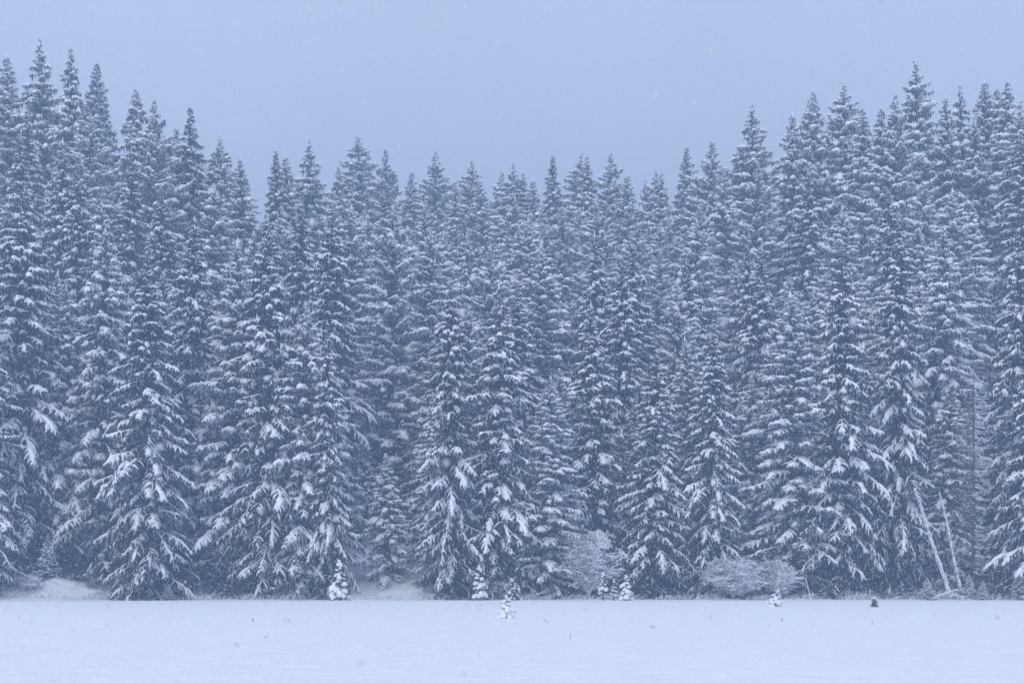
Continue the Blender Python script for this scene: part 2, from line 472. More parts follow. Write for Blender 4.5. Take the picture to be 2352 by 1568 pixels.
def put_tree(key, loc, rz, sx, sz, label, group=None, name='spruce_tree', cat='spruce', lean=(0, 0)):
    meshes, H, R = PROTO[key]
    root = bpy.data.objects.new(name, None)
    COL.objects.link(root)
    root.empty_display_size = 1
    root.location = loc
    root.rotation_euler = (lean[0], lean[1], rz)
    u_ = random.uniform(.9, 1.1)
    root.scale = (sx * u_, sx / u_, sz)
    root['label'] = label; root['category'] = cat
    if group: root['group'] = group
    for nm, me in zip(('trunk', 'crown', 'snow'), meshes):
        o = bpy.data.objects.new(nm, me); COL.objects.link(o); o.parent = root
    return root

TREES = []      # (X, Y) of every placed tree
def tree_at(x, ytop, D, key, wf, label, group=None, H=None, **kw):
    """a tree whose tip shows at (x, ytop); D its depth, or H its height and the depth follows"""
    if D is None:
        best = None
        for d in np.arange(122, 212, 1.0):
            X, Y, Z = place_px(x, ytop, d)
            e = abs(Z - float(ground(X, Y)) - H)
            if best is None or e < best[0]: best = (e, d)
        D = best[1]
    X, Y, Z = place_px(x, ytop, D)
    g = float(ground(X, Y)) - 0.1
    h = Z - g
    s = h / PROTO[key][1]
    TREES.append((X, Y, h))
    hs = s ** 0.7
    return put_tree(key, (X, Y, g), random.uniform(0, 6.28), hs * wf, s, label, group, lean=(random.gauss(0, .011), random.gauss(0, .011)), **kw)

G1, G2, G3 = 'spruces along the edge of the snow field', 'spruces standing on the slope behind the front row', 'spruces whose tops make the skyline'
front = [
 (48, 425, 117, 'droop_b', 1.0, 'tall dark drooping spruce at the left end of the front row, above the snow bank'),
 (-40, 640, 113, 'droop_c', 1.1, 'spruce cut off by the left border of the picture, beside the snow bank'),
 (150, 640, 120, 'narrow_b', 1.15, 'shadowy spruce between the left end spruce and the broadest cone shaped one'),
 (238, 520, 119, 'ragged_a', .95, 'ragged spruce just left behind the broadest cone shaped front spruce'),
 (340, 562, 112.5, 'droop_a', 1.05, 'broadest cone shaped spruce of the front row with long sloping snowy boughs'),
 (448, 500, 119, 'droop_b', .95, 'spruce just right behind the broadest cone shaped front spruce'),
 (537, 545, 117, 'narrow_a', 1.15, 'slim spruce halfway between the broadest front spruce and the tree with the loose spire'),
 (628, 490, 115, 'droop_c', 1.05, 'loosely branched front spruce with a high thin spire left of the tallest field sapling'),
 (704, 690, 114.5, 'narrow_b', 1.2, 'lower front spruce left behind the tallest sapling on the field'),
 (750, 735, 113, 'droop_c', .70, 'front spruce right above the tallest sapling on the field, beside the clearing'),
 (1003, 900, 117, 'narrow_b', .9, 'short dark spruce on the right rim of the clearing'),
 (1043, 640, 113, 'droop_b', .84, 'front spruce right of the clearing with boughs reaching low over the snow'),
 (1145, 655, 113.5, 'droop_c', 1.05, 'full front spruce rising behind the two saplings in the middle of the field'),
 (1262, 860, 114, 'narrow_a', 1.25, 'short front spruce left of the tall bare frosted shrub'),
 (1368, 690, 117, 'droop_c', 1.1, 'front spruce rising straight behind the tall bare frosted shrub'),
 (1500, 800, 114, 'droop_b', 1.0, 'front spruce between the tall frosted shrub and the broad frosted shrub'),
 (1635, 735, 114.5, 'droop_a', .85, 'front spruce with spread lower boughs left behind the broad frosted shrub'),
 (1725, 860, 119, 'narrow_b', 1.2, 'dark spruce filling the gap behind the broad frosted shrub'),
 (1828, 665, 116, 'narrow_a', 1.35, 'slender front spruce above the right frosted shrub'),
 (1932, 560, 115, 'droop_b', .95, 'front spruce behind the rust coloured stump sapling'),
 (2062, 500, 116.5, 'droop_a', .86, 'tall front spruce left of the two leaning dead poles'),
 (2165, 520, 124, 'narrow_b', 1.1, 'spruce standing back behind the leaning dead poles'),
 (2345, 520, 116, 'droop_a', .8, 'big spruce right of the bare dead spruce'),
 (2385, 720, 112.5, 'droop_c', 1.1, 'spruce cut off by the right border of the picture'),
]
for i, (x, y, D, key, wf, lab) in enumerate(front):
    tree_at(x, y, D, key, wf, lab, G1)

sky_trees = [
 (20, 120, 34, 'narrow_a', 'skyline spruce at the left border, first of all the tops'),
 (100, 92, 36, 'ragged_a', 'highest and thickest treetop of the left skyline'),
 (172, 108, 35, 'narrow_b', 'slender skyline top right of the thickest left treetop'),
 (218, 138, 33, 'narrow_a', 'skyline spruce with a thin bare tip, fourth top from the left'),
 (320, 200, 32, 'narrow_b', 'skyline top standing left of the blunt round top'),
 (357, 230, 32, 'level_b', 'blunt topped skyline spruce on the left part of the ridge'),
 (405, 285, 27, 'narrow_a', 'small skyline tip between the blunt top and the next tall top'),
 (437, 242, 32, 'droop_b', 'skyline top where the left tree mass starts to fall away'),
 (487, 345, 28, 'narrow_b', 'low skyline tip on the falling left shoulder'),
 (512, 312, 30, 'level_a', 'double tipped skyline top on the falling left shoulder'),
 (550, 352, 29, 'narrow_a', 'last pointed top of the left tree mass before the sky dips'),
 (636, 340, 30, 'droop_c', 'dark pointed skyline top just right of the deep sky notch'),
 (659, 345, 30, 'narrow_a', 'thin pale top close beside the dark pointed one'),
 (712, 325, 31, 'ragged_a', 'broad skyline spruce with arching boughs, left of the middle'),
 (775, 382, 28, 'narrow_b', 'low thin top between the broad arching spruce and the lone high spire'),
 (830, 306, 31, 'level_a', 'lone high spire left of the middle, above the clearing'),
 (887, 340, 30, 'level_b', 'full skyline top right of the lone high spire'),
 (950, 390, 28, 'narrow_a', 'very thin skyline tip with one side branch'),
 (1003, 350, 31, 'level_b', 'even triangular top above the right rim of the clearing'),
 (1043, 420, 28, 'narrow_b', 'low faint tip between the triangular top and the knobbly top'),
 (1078, 368, 30, 'level_a', 'knobbly slim top near the middle of the skyline'),
 (1110, 405, 29, 'narrow_a', 'faint thin tip right of the knobbly slim top'),
 (1147, 395, 29, 'level_b', 'left one of the trio of tops in the middle of the skyline'),
 (1172, 372, 31, 'level_a', 'highest one of the trio of tops in the middle of the skyline'),
 (1198, 397, 29, 'narrow_b', 'right one of the trio of tops in the middle of the skyline'),
 (1228, 405, 29, 'narrow_a', 'small tip left of the dark straight top in the middle'),
 (1270, 352, 31, 'droop_c', 'dark straight skyline top right of the middle'),
 (1326, 350, 31, 'level_a', 'left one of a close pair of tops right of the middle'),
 (1350, 355, 31, 'narrow_b', 'right one of a close pair of tops right of the middle'),
 (1402, 352, 31, 'level_b', 'single skyline top right of the close pair'),
 (1431, 392, 29, 'narrow_a', 'small shoulder tip leaning on the single top right of the pair'),
 (1483, 415, 27, 'ragged_a', 'lower left top of the blunt group in the central dip'),
 (1507, 393, 28, 'level_b', 'middle top of the blunt group in the central dip'),
 (1524, 398, 28, 'narrow_b', 'right top of the blunt group in the central dip'),
 (1581, 329, 30, 'narrow_a', 'slim top where the skyline begins to rise on the right'),
 (1624, 321, 31, 'level_b', 'bushy top where the skyline begins to rise on the right'),
 (1659, 385, 28, 'narrow_b', 'small faint tip behind the bushy rising top'),
 (1700, 320, 30, 'narrow_a', 'pale side top left of the high shaggy spruce'),
 (1740, 246, 33, 'ragged_a', 'high shaggy skyline spruce on the right part of the ridge'),
 (1821, 252, 33, 'narrow_a', 'slim pointed top right of the high shaggy spruce'),
 (1858, 223, 34, 'level_b', 'left one of the twin tops on the right ridge'),
 (1881, 210, 34, 'narrow_b', 'right one of the twin tops on the right ridge'),
 (1932, 185, 35, 'level_a', 'tall regular skyline top next to the twin tops'),
 (1990, 250, 32, 'narrow_b', 'lower rounded tip right of the tall regular top'),
 (2024, 238, 33, 'narrow_a', 'thin tip in the middle of the right ridge dip'),
 (2050, 216, 34, 'level_b', 'soft pale top left of the highest right treetop'),
 (2122, 139, 37, 'level_a', 'highest treetop of the right skyline with a long spire'),
 (2176, 212, 34, 'narrow_a', 'pale fogged thin tip right of the highest right treetop'),
 (2212, 200, 34, 'ragged_a', 'pale fogged broad top right of the highest right treetop'),
 (2259, 177, 35, 'narrow_a', 'narrow upright top between the fogged top and the right border pair'),
 (2296, 196, 34, 'level_b', 'left one of the pair of tops near the right border'),
 (2314, 186, 35, 'narrow_b', 'right one of the pair of tops near the right border'),
 (2350, 235, 33, 'level_a', 'last skyline top touching the right border'),
]
for (x, y, H, key, lab) in sky_trees:
    tree_at(x, y, None, key, random.uniform(.92, 1.22), lab, G3, H=H)

mid = [
 (180, 372, 30, 'droop_b', 'big mid slope spruce under the slender left tops'),
 (300, 345, 30, 'droop_a', 'snow heavy spruce halfway up under the gap of the left skyline'),
 (375, 425, 29, 'droop_b', 'wide shouldered spruce above the broadest front spruce'),
 (500, 420, 29, 'level_a', 'pale mid slope spruce on the falling left shoulder'),
 (690, 470, 29, 'droop_a', 'arching spruce in front of the broad skyline spruce left of the middle'),
 (800, 470, 29, 'level_a', 'level boughed spruce standing left over the clearing'),
 (893, 470, 30, 'level_b', 'tall level boughed spruce standing straight over the clearing'),
 (985, 520, 28, 'level_a', 'level boughed spruce right over the clearing'),
 (1125, 560, 27, 'level_b', 'pale mid slope spruce behind the full front spruce in the middle'),
 (1215, 500, 28, 'level_a', 'wide level boughed spruce under the trio of tops'),
 (1375, 455, 29, 'level_b', 'dark centred spruce with a thick crown under the close pair of tops'),
 (1470, 560, 27, 'droop_c', 'mid slope spruce under the blunt group of tops'),
 (1595, 500, 28, 'level_a', 'regular spruce below the start of the right hand rise'),
 (1742, 370, 29, 'level_b', 'snowy spruce directly below the high shaggy spruce'),
 (1745, 560, 27, 'droop_c', 'second spruce below the high shaggy spruce'),
 (1925, 470, 28, 'level_a', 'mid slope spruce below the tall regular right top'),
 (2060, 430, 28, 'droop_b', 'mid slope spruce below the soft pale right top'),
 (2135, 415, 28, 'level_b', 'young looking pointed spruce below the highest right treetop'),
 (2190, 430, 28, 'level_a', 'thick level boughed spruce below the fogged right tops'),
 (2252, 268, 31, 'ragged_a', 'dark shaggy spruce in front of the right border pair'),
 (2338, 300, 31, 'droop_b', 'tall dark spruce at the right border below the skyline pair'),
 (40, 300, 31, 'droop_c', 'mid slope spruce near the left border under the first tops'),
]
for (x, y, H, key, lab) in mid:
    tree_at(x, y, None, key, random.uniform(.95, 1.1), lab, G2, H=H)

# fill of the stand: nothing tells these apart, so they share one label
skx = np.array([t[0] for t in sky_trees]); sky_ = np.array([t[1] for t in sky_trees])
keys = ['level_a', 'level_b', 'narrow_a', 'narrow_b', 'droop_b', 'droop_c', 'ragged_a', 'droop_a']
nfill = 0
FILL, FILLTOP = [], []
SHORT = ['tall left end spruce', 'left border spruce', 'shadowy left spruce', 'ragged left spruce', 'broadest cone shaped spruce',
         'spruce right of the broadest cone', 'slim front spruce', 'loosely branched thin spire', 'low spruce by the tallest sapling',
         'front spruce above the tallest sapling', 'short dark spruce by the clearing', 'spruce right of the clearing', 'full middle front spruce',
         'short spruce beside the tall shrub', 'front spruce behind the tall shrub', 'front spruce between the shrubs',
         'spread boughed front spruce', 'dark spruce behind the broad shrub', 'slender front spruce on the right', 'spruce behind the rusty sapling',
         'tall spruce by the leaning poles', 'spruce set back behind the poles', 'big spruce by the dead one', 'right border spruce']
def fill_label(px, Y):
    i = min(range(len(front)), key=lambda q: abs(front[q][0] - px))
    tier = 'low on slope' if Y < 142 else ('halfway up slope' if Y < 172 else 'high under skyline')
    return 'spruce %s, %s behind the %s' % (tier, 'left' if px < front[i][0] else 'right', SHORT[i])
for tr_ in range(9000):
    Y = random.uniform(117, 205)
    px = random.uniform(-130, 2480)
    X = (px - CX) / F * Y
    if clearing(np.array(X), np.array(Y)) > .2 and Y < 138: continue
    if 2175 < px < 2300 and Y < 134: continue
    md = min((X - a) ** 2 + (Y - b) ** 2 for a, b, _ in TREES)
    if md < (4.4 if Y < 135 else 5.9) ** 2: continue
    g = float(ground(X, Y)) - .1
    near = np.abs(skx - px)
    order = np.argsort(near)[:3]
    lim = sky_[order].max() + random.uniform(25, 120)
    h = min(random.uniform(19, 31), CAMH + (HOR - lim) / F * Y - g)
    if Y < 125: h = min(h, random.uniform(14, 22))
    if h < 10: continue
    key = random.choice(keys)
    s = h / PROTO[key][1]
    LAST = put_tree(key, (X, Y, g), random.uniform(0, 6.28), s ** .7 * random.uniform(.9, 1.15), s,
             fill_label(px, Y), 'half hidden spruces inside the stand',
             lean=(random.gauss(0, .024), random.gauss(0, .024)))
    FILL.append(LAST)
    FILLTOP.append((HOR - (g + h - CAMH) / Y * F)); TREES.append((X, Y, h)); nfill += 1
    if nfill >= 190: break
by = {}
for o, top in zip(FILL, FILLTOP): by.setdefault(o['label'], []).append((top, o))
WORDS = {1: [''], 2: ['higher topped', 'lower topped'], 3: ['highest topped', 'middle sized', 'lowest topped'],
         4: ['highest topped', 'second highest', 'third highest', 'lowest topped'],
         5: ['highest topped', 'second highest', 'third highest', 'second lowest', 'lowest topped']}
_o = ['second', 'third', 'fourth', 'fifth', 'sixth']
for _n in (6, 7): WORDS[_n] = ['highest topped'] + [w + ' highest' for w in _o[:_n - 2]] + ['lowest topped']
for lab, lst in by.items():
    lst.sort(key=lambda q: q[0])
    for (top, o), w in zip(lst, WORDS.get(len(lst), ['half hidden'] * len(lst))):
        o['label'] = ('half hidden ' + lab) if not w else w + ' ' + lab
print('fill trees', nfill, 'last', len(TREES))

# ---------------------------------------------------------------- young trees at the rim
def young(x, ytop, D, wf, lab, key='young_a'):
    return tree_at(x, ytop, D, key, wf, lab, 'young spruces at the forest rim', name='young_spruce', cat='young spruce')
young(890, 1040, 118, 1.2, 'young pale spruce with layered snow pillows standing in the clearing')
young(838, 1000, 128, .8, 'thin fogged young spruce high up at the left side of the clearing')
young(968, 1200, 123, .8, 'small young spruce at the right rim of the clearing')
young(108, 1228, 114.5, 1.0, 'small snow topped spruce under the dark boughs above the snow bank')
young(385, 1336, 111.2, 1.1, 'tiny snowy spruce at the foot of the broadest front spruce')
young(2130, 1325, 111.3, 1.2, 'small laden spruce at the foot of the leaning dead poles')
young(2226, 1318, 112.0, 1.0, 'small upright laden spruce right of the fallen branches')
young(2258, 1332, 111.4, 1.0, 'low laden spruce between the dead spruce and the right big spruce')
young(1335, 1180, 116, 1.0, 'young spruce behind the tall frosted shrub')
young(2340, 1310, 111.5, 1.1, 'low laden spruce at the foot of the right border trees')

# ---------------------------------------------------------------- saplings on the field
def pillow_mesh(seed):
    """a rounded lump of snow, longer along x, sagging at its outer end"""
    rs = np.random.default_rng(seed)
    nu, nv = 10, 7
    V = [(0, 0, 1.0)]
    for a in range(1, nv):
        th = math.pi * a / nv
        for b_ in range(nu):
            ph = 2 * math.pi * b_ / nu
            V.append((math.sin(th) * math.cos(ph), math.sin(th) * math.sin(ph), math.cos(th)))
    V.append((0, 0, -1.0)); V = np.array(V)
    p = rs.uniform(0, 6, 3)
    n = 1 + .13 * np.sin(V[:, 0] * 3.1 + p[0]) * np.cos(V[:, 1] * 3.7 + p[1]) + .09 * np.sin(V[:, 1] * 5 + V[:, 0] * 4 + p[2])
    V = V * n[:, None]
    V[:, 2] = np.where(V[:, 2] < 0, V[:, 2] * .45, V[:, 2])
    V[:, 2] -= .25 * V[:, 0] ** 2
    tri = [(0, 1 + b_, 1 + (b_ + 1) % nu) for b_ in range(nu)]
    last = len(V) - 1; o = 1 + (nv - 2) * nu
    tri += [(last, o + (b_ + 1) % nu, o + b_) for b_ in range(nu)]
    quad = [(1 + a * nu + b_, 1 + (a + 1) * nu + b_, 1 + (a + 1) * nu + (b_ + 1) % nu, 1 + a * nu + (b_ + 1) % nu) for a in range(nv - 2) for b_ in range(nu)]
    return build_mesh('snow_clump', V, [np.array(tri), np.array(quad)], M_SNOW)
PILLOWS = [pillow_mesh(q) for q in range(5)]

def sapling(x, ytop, ybase, wpx, seed, lab, bare_stem=0.10, lean=0, needle=None, name='spruce_sapling', fat=1.0, nw=6, per=5, clumps=True, drop=.12, crown=1.0):
    D = CAMH * F / (ybase - HOR)
    h = (ybase - ytop) / F * D; r = wpx / 2 / F * D
    X = (x - CX) / F * D
    rs = np.random.default_rng(seed)
    root = bpy.data.objects.new(name, None); COL.objects.link(root)
    root.location = (X, D, float(ground(X, D)) - .02); root.rotation_euler = (0, lean, 0)
    root['label'] = lab; root['category'] = 'sapling'; root['group'] = 'laden saplings out on the snow field'
    tr, cr = Acc(), Acc()
    kz = np.linspace(0, 1, 5)
    C = np.stack([.02 * h * np.sin(kz * 4 + seed), 0 * kz, kz * h * .93 - .05], 1)[None]
    rr = (.024 * h * (1.1 - kz))[None]; sweep(tr, C, rr, rr, 7)
    link('trunk', tr.mesh(name + '_trunk', M_BARK), root)
    q0 = []
    for w in range(nw):
        t = bare_stem + (0.90 - bare_stem) * (w + .3) / nw
        R_ = r * min(1.0, (1 - t) ** .75 * 1.12)
        n = per if t < .7 else max(3, per - 2)
        a0 = rs.random() * 6.28
        for m in range(n):
            az = a0 + m * 6.283 / n + rs.normal() * .25
            z = h * (t + rs.normal() * .33 / nw)
            q0.append((az, z, R_ * rs.uniform(.75, 1.12), t))
    for az, z, R_, t in q0:
        e = np.array([math.cos(az), math.sin(az), 0.0])
        dz = -.42 * R_ + .10 * h * t
        tip = e * R_ + [0, 0, z + dz]
        Cb = np.stack([[0, 0, z], e * R_ * .5 + [0, 0, z + dz * .3], tip])[None]
        sweep(cr, Cb, np.array([[.010, .008, .004]]) * h, np.array([[.010, .008, .004]]) * h, 4)
        ns = int(90 * crown)
        u = rs.uniform(.2, 1.05, ns); P = e * (R_ * u)[:, None] + np.stack([0 * u, 0 * u, z + dz * u], 1)
        dd = rs.normal(0, .6, (ns, 3)) + e * .7; dd[:, 2] -= .55
        spikes(cr, P, P + dd * (rs.uniform(.03, .075, ns) * h)[:, None], np.full(ns, .007 * h), rs)
        if clumps and rs.random() > drop:
            o = bpy.data.objects.new('snow_clump', PILLOWS[rs.integers(0, 5)]); COL.objects.link(o); o.parent = root
            ln = max(.55 * R_, .06 * h) * rs.uniform(.75, 1.15)
            o.location = (e[0] * R_ * .66, e[1] * R_ * .66, z + dz * .62 + .022 * h)
            o.rotation_euler = (0, -math.atan2(dz, R_) + .12, az)
            o.scale = (ln, ln * rs.uniform(.55, .8) * fat, min(ln * .72, .10 * h) * fat * rs.uniform(.8, 1.15))
    link('crown', cr.mesh(name + '_crown', needle or M_NEEDLE, False), root)
    if clumps:
        for q in range(2):
            o = bpy.data.objects.new('snow_clump', PILLOWS[q]); COL.objects.link(o); o.parent = root
            o.location = ((q - .5) * .02 * h, 0, h * (.97 - .075 * q)); o.scale = (.045 * h * (1 + .5 * q), .042 * h * (1 + .5 * q), .05 * h)
    return root
sapling(780, 1288, 1381, 46, 101, 'tallest and fullest sapling on the field, in front of the clearing', nw=8, per=6, fat=.95)
sapling(1101, 1298, 1379, 38, 102, 'heart shaped laden sapling on a bare dark stem near the middle', bare_stem=.20, nw=6, per=6, drop=.05)
sapling(1176, 1328, 1380, 20, 103, 'thin laden sapling just behind the nearest round one', bare_stem=.2, nw=5, per=3)
sapling(1163, 1366, 1418, 44, 104, 'nearest sapling, a low round heap of snow pillows on dark twigs', bare_stem=.1, nw=5, per=5, fat=1.15, drop=.03)
sapling(1386, 1316, 1381, 31, 105, 'left and tallest of the three laden saplings standing together', bare_stem=.28, nw=5, per=5)
sapling(1410, 1332, 1380.5, 24, 106, 'middle and smallest of the three laden saplings standing together', bare_stem=.15, nw=4, per=5)
sapling(1438, 1322, 1381, 35, 107, 'right and fullest of the three laden saplings standing together', bare_stem=.10, nw=6, per=6, fat=1.1, drop=.05)
sapling(1779, 1352, 1393, 32, 108, 'small sapling tipping right with stacked snow pillows in front of the right shrub', bare_stem=.08, lean=.2, nw=6, per=6, drop=0, fat=1.2)
sapling(1105, 1382, 1390, 22, 110, 'few twigs with snow lumps low in front of the heart shaped sapling', bare_stem=.02, nw=2, per=4, name='snowy_twigs', crown=.3)
st_ = sapling(2008, 1369, 1393.5, 23, 109, 'tiny rust coloured sapling like a stump with a white snow cap', bare_stem=.02, needle=M_RUST, nw=9, per=7, clumps=False, crown=1.6)
for q, (dx, dz, sc) in enumerate(((0, .98, (.20, .20, .10)), (-.17, .86, (.17, .14, .09)), (.17, .84, (.20, .15, .10)), (.42, .22, (.20, .12, .05)), (-.33, .30, (.09, .1, .14)))):
    hh_ = (1393.5 - 1370) / F * (CAMH * F / (1393.5 - HOR))
    o = bpy.data.objects.new('snow_clump', PILLOWS[q]); COL.objects.link(o); o.parent = st_
    o.location = (dx * hh_, -.05 * hh_, dz * hh_); o.scale = tuple(v * hh_ for v in sc)

# ---------------------------------------------------------------- bare frosted shrubs
def shrub(x, ytop, w, ybase, D, seed, lab, nst=46, spread=1.0, name='frosted_shrub', cat='shrub', group='bare frosted shrubs at the forest rim'):
    rs = np.random.default_rng(seed)
    X = (x - CX) / F * D
    h = (ybase - ytop) / F * D; r = w / 2 / F * D
    st, tw_ = Acc(), Acc()
    az = rs.random(nst) * 6.28; out = r * np.sqrt(rs.random(nst)) ; hh = h * np.sqrt(np.clip(1 - (out / r) ** 2 * .85, .05, 1)) * rs.uniform(.72, 1.0, nst)
    e = np.stack([np.cos(az), np.sin(az), 0 * az], 1)
    ks = np.linspace(0, 1, 7)
    def stem(i, s):
        rr = out[i] * (s ** 1.5); z = hh[i] * np.sin(s * 1.5) / math.sin(1.5)
        wob = .05 * h * np.stack([np.sin(s * 7 + i), np.cos(s * 6 + i * 2), 0 * s], 1)
        return e[i] * rr[:, None] + np.stack([0 * z, 0 * z, z], 1) + wob * s[:, None]
    ii = np.arange(nst)
    C = np.stack([stem(ii, np.full(nst, s)) for s in ks], 1)
    rr = (.045 * (1.1 - ks))[None, :] * np.ones((nst, 1))
    sweep(st, C, rr, rr, 4)
    # side branches and twigs
    n1 = nst * 16; i1 = rs.integers(0, nst, n1); s1 = rs.uniform(.2, 1, n1)
    P = stem(i1, s1); d = rs.normal(size=(n1, 3)); d[:, 2] = np.abs(d[:, 2]) * .4 + .1; d += e[i1] * .5
    d /= np.linalg.norm(d, axis=1, keepdims=True); l = rs.uniform(.12, .30, n1) * min(h, 4) * 1.0
    def b1(i, u):
        q = P[i] + d[i] * (l[i] * u)[:, None]; q[:, 2] -= .35 * l[i] * u * u; return q
    j = np.arange(n1)
    C = np.stack([b1(j, np.full(n1, u)) for u in (0, .5, 1.)], 1)
    rr = np.array([.032, .030, .015])[None] * np.ones((n1, 1)); sweep(tw_, C, rr, rr * 1.2, 3)
    n2 = n1 * 5; i2 = rs.integers(0, n1, n2); u2 = rs.uniform(.15, 1, n2)
    Q = b1(i2, u2); d2 = rs.normal(size=(n2, 3)) * .8 + d[i2]; d2[:, 2] *= .6; d2 /= np.linalg.norm(d2, axis=1, keepdims=True)
    l2 = rs.uniform(.15, .5, n2)
    C = np.stack([Q, Q + d2 * (l2 * .5)[:, None] + [0, 0, .02], Q + d2 * l2[:, None]], 1)
    C[..., 2] = np.maximum(C[..., 2], .02)
    rr = np.array([.022, .026, .008])[None] * np.ones((n2, 1)); sweep(tw_, C, rr, rr * 1.2, 3)
    root = bpy.data.objects.new(name, None); COL.objects.link(root)
    root.location = (X, D, float(ground(X, D)) - .05)
    root['label'] = lab; root['category'] = cat; root['group'] = group
    link('stem', st.mesh(name + '_stem', M_FROST), root)
    link('twigs', tw_.mesh(name + '_twigs', M_FROST, False), root)
shrub(1352, 1222, 136, 1378, 112.6, 201, 'tall bare shrub white with frost behind the three saplings', nst=60)
shrub(1683, 1278, 168, 1378, 112.4, 202, 'broad domed bare shrub white with frost', nst=70)
shrub(1785, 1283, 84, 1378, 112.9, 203, 'narrower frosted shrub close right of the broad domed one', nst=36)
shrub(1275, 690, 64, 860, 138, 204, 'pale leafless frosted tree glowing between the dark spruces in mid slope', nst=30, name='frosted_tree', cat='bare tree', group=None or 'leafless frosted trees')
shrub(1150, 1340, 40, 1378, 112, 205, 'low frosted shrub behind the thin sapling', nst=20)
shrub(60, 1335, 90, 1372, 113.2, 206, 'low frosted brush on the snow bank at the left', nst=20)

# ---------------------------------------------------------------- dead wood at the right
def dead_spruce():
    D = 113.6; X, Y, Z = place_px(2237, 840, D); g = float(ground(X, Y)); h = Z - g
    rs = np.random.default_rng(77)
    tr, br = Acc(), Acc()
    kz = np.linspace(0, 1, 8)
    C = np.stack([0 * kz, 0 * kz, kz * h - .3], 1)[None]
    rr = (.17 * (1 - kz) ** .8 + .02)[None]; sweep(tr, C, rr, rr, 8)
    n = 230
    z = h * (.03 + .9 * rs.random(n)); az = rs.random(n) * 6.28; L = rs.uniform(1.4, 2.9, n) * (1 - .45 * z / h)
    e = np.stack([np.cos(az), np.sin(az), 0 * az], 1)
    us = np.linspace(0, 1, 6)
    def ax(i, u):
        q = e[i] * (L[i] * u)[:, None]; q[:, 2] = z[i] - L[i] * (.42 * u - .42 * u ** 2.2); return q
    i = np.arange(n)
    C = np.stack([ax(i, np.full(n, u)) for u in us], 1)
    rr = (.036 * (1.15 - us))[None] * np.ones((n, 1)); sweep(br, C, rr, rr, 3)
    n2 = n * 9; i2 = rs.integers(0, n, n2); u2 = rs.uniform(.2, 1, n2); Q = ax(i2, u2)
    d = rs.normal(size=(n2, 3)); d[:, 2] = -np.abs(d[:, 2]) * .8; d /= np.linalg.norm(d, axis=1, keepdims=True); l = rs.uniform(.12, .4, n2)
    C = np.stack([Q, Q + d * (l * .5)[:, None], Q + d * l[:, None]], 1)
    rr = np.array([.015, .016, .006])[None] * np.ones((n2, 1)); sweep(br, C, rr, rr, 3)
    root = bpy.data.objects.new('dead_spruce', None); COL.objects.link(root); root.location = (X, Y, g)
    root['label'] = 'dead spruce with bare arched branches lined with snow in the dark gap at the right'; root['category'] = 'dead tree'
    link('trunk', tr.mesh('dead_trunk', M_DEAD), root); link('branches', br.mesh('dead_branches', M_DEAD, False), root)
dead_spruce()

def pole(name, p0, p1, r0, r1, lab, cat, mat=None, side=10, group=None, seed=1, snow=True):
    rs = np.random.default_rng(seed)
    p0, p1 = np.array(p0), np.array(p1)
    us = np.linspace(0, 1, 25)
    C = (p0 + (p1 - p0) * us[:, None])
    C += np.stack([.06 * np.sin(us * 5 + seed), 0 * us, .04 * np.sin(us * 7)], 1) * np.linalg.norm(p1 - p0) / 9 * (us * (1 - us) * 4)[:, None]
    C[1:-1] += rs.normal(0, .008, (23, 3))
    o0 = p0.copy(); C = C - o0
    a = Acc(); rr = (r0 + (r1 - r0) * us)[None]; sweep(a, C[None], rr, rr, 7)
    root = bpy.data.objects.new(name, None); COL.objects.link(root); root.location = o0
    root['label'] = lab; root['category'] = cat
    if group: root['group'] = group
    link('stem', a.mesh(name + '_stem', mat or (M_DEAD if not snow else M_FROST)), root)
    Ln = np.linalg.norm(p1 - p0)
    if side:
        b = Acc(); u = rs.uniform(.15, .98, side); P = (p1 - p0)[None] * u[:, None]
        d = rs.normal(size=(side, 3)); d[:, 2] -= .3; d /= np.linalg.norm(d, axis=1, keepdims=True); l = rs.uniform(.3, 1.0, side) * min(1, Ln / 6)
        Cb = np.stack([P, P + d * (l * .5)[:, None], P + d * l[:, None] - [0, 0, .08]], 1)
        rb = np.array([.022, .02, .008])[None] * np.ones((side, 1)); sweep(b, Cb, rb, rb, 3)
        link('side_branches', b.mesh(name + '_sides', M_FROST, False), root)
    if snow:
        sn = Acc(); Cs = C.copy(); Cs[:, 2] += r0 * .5; Cs[:, 1] -= r0 * .15; Cs[:, 0] += r0 * .25
        w = (r0 + (r1 - r0) * us) * rs.choice([.25, .55, .8], 25) * rs.uniform(.7, 1.2, 25); w[0] = w[-1] = .01
        sweep(sn, Cs[None], w[None], w[None], 6); link('snow', sn.mesh(name + '_snow', M_SNOW), root)
GP = 'leaning dead poles at the right'
pole('dead_pole', place_px(2184, 1370, 111.4), place_px(2100, 1120, 112.0), .16, .09, 'long snow plastered dead trunk leaning left into the front spruce', 'dead trunk', side=30, group=GP, seed=3)
pole('dead_pole', place_px(2207, 1355, 111.6), place_px(2158, 1130, 112.3), .115, .06, 'thinner snow lined dead trunk leaning left, right of the long one', 'dead trunk', side=46, group=GP, seed=4)
pole('leaning_stick', place_px(1863, 1378, 110.6), place_px(1850, 1328, 110.8), .05, .03, 'thin pale stick leaning left at the forest rim right of the shrubs', 'stick', side=0, seed=5)
pole('fallen_branch', place_px(2140, 1372, 111.2), place_px(2200, 1352, 111.5), .07, .03, 'snowy fallen branch lying at the foot of the leaning trunks', 'branch', side=60, group='fallen branches at the forest rim', seed=6)
pole('fallen_branch', place_px(2215, 1374, 111.0), place_px(2172, 1356, 111.6), .07, .03, 'short fallen branch crossing right of the leaning trunks', 'branch', side=60, group='fallen branches at the forest rim', seed=8)
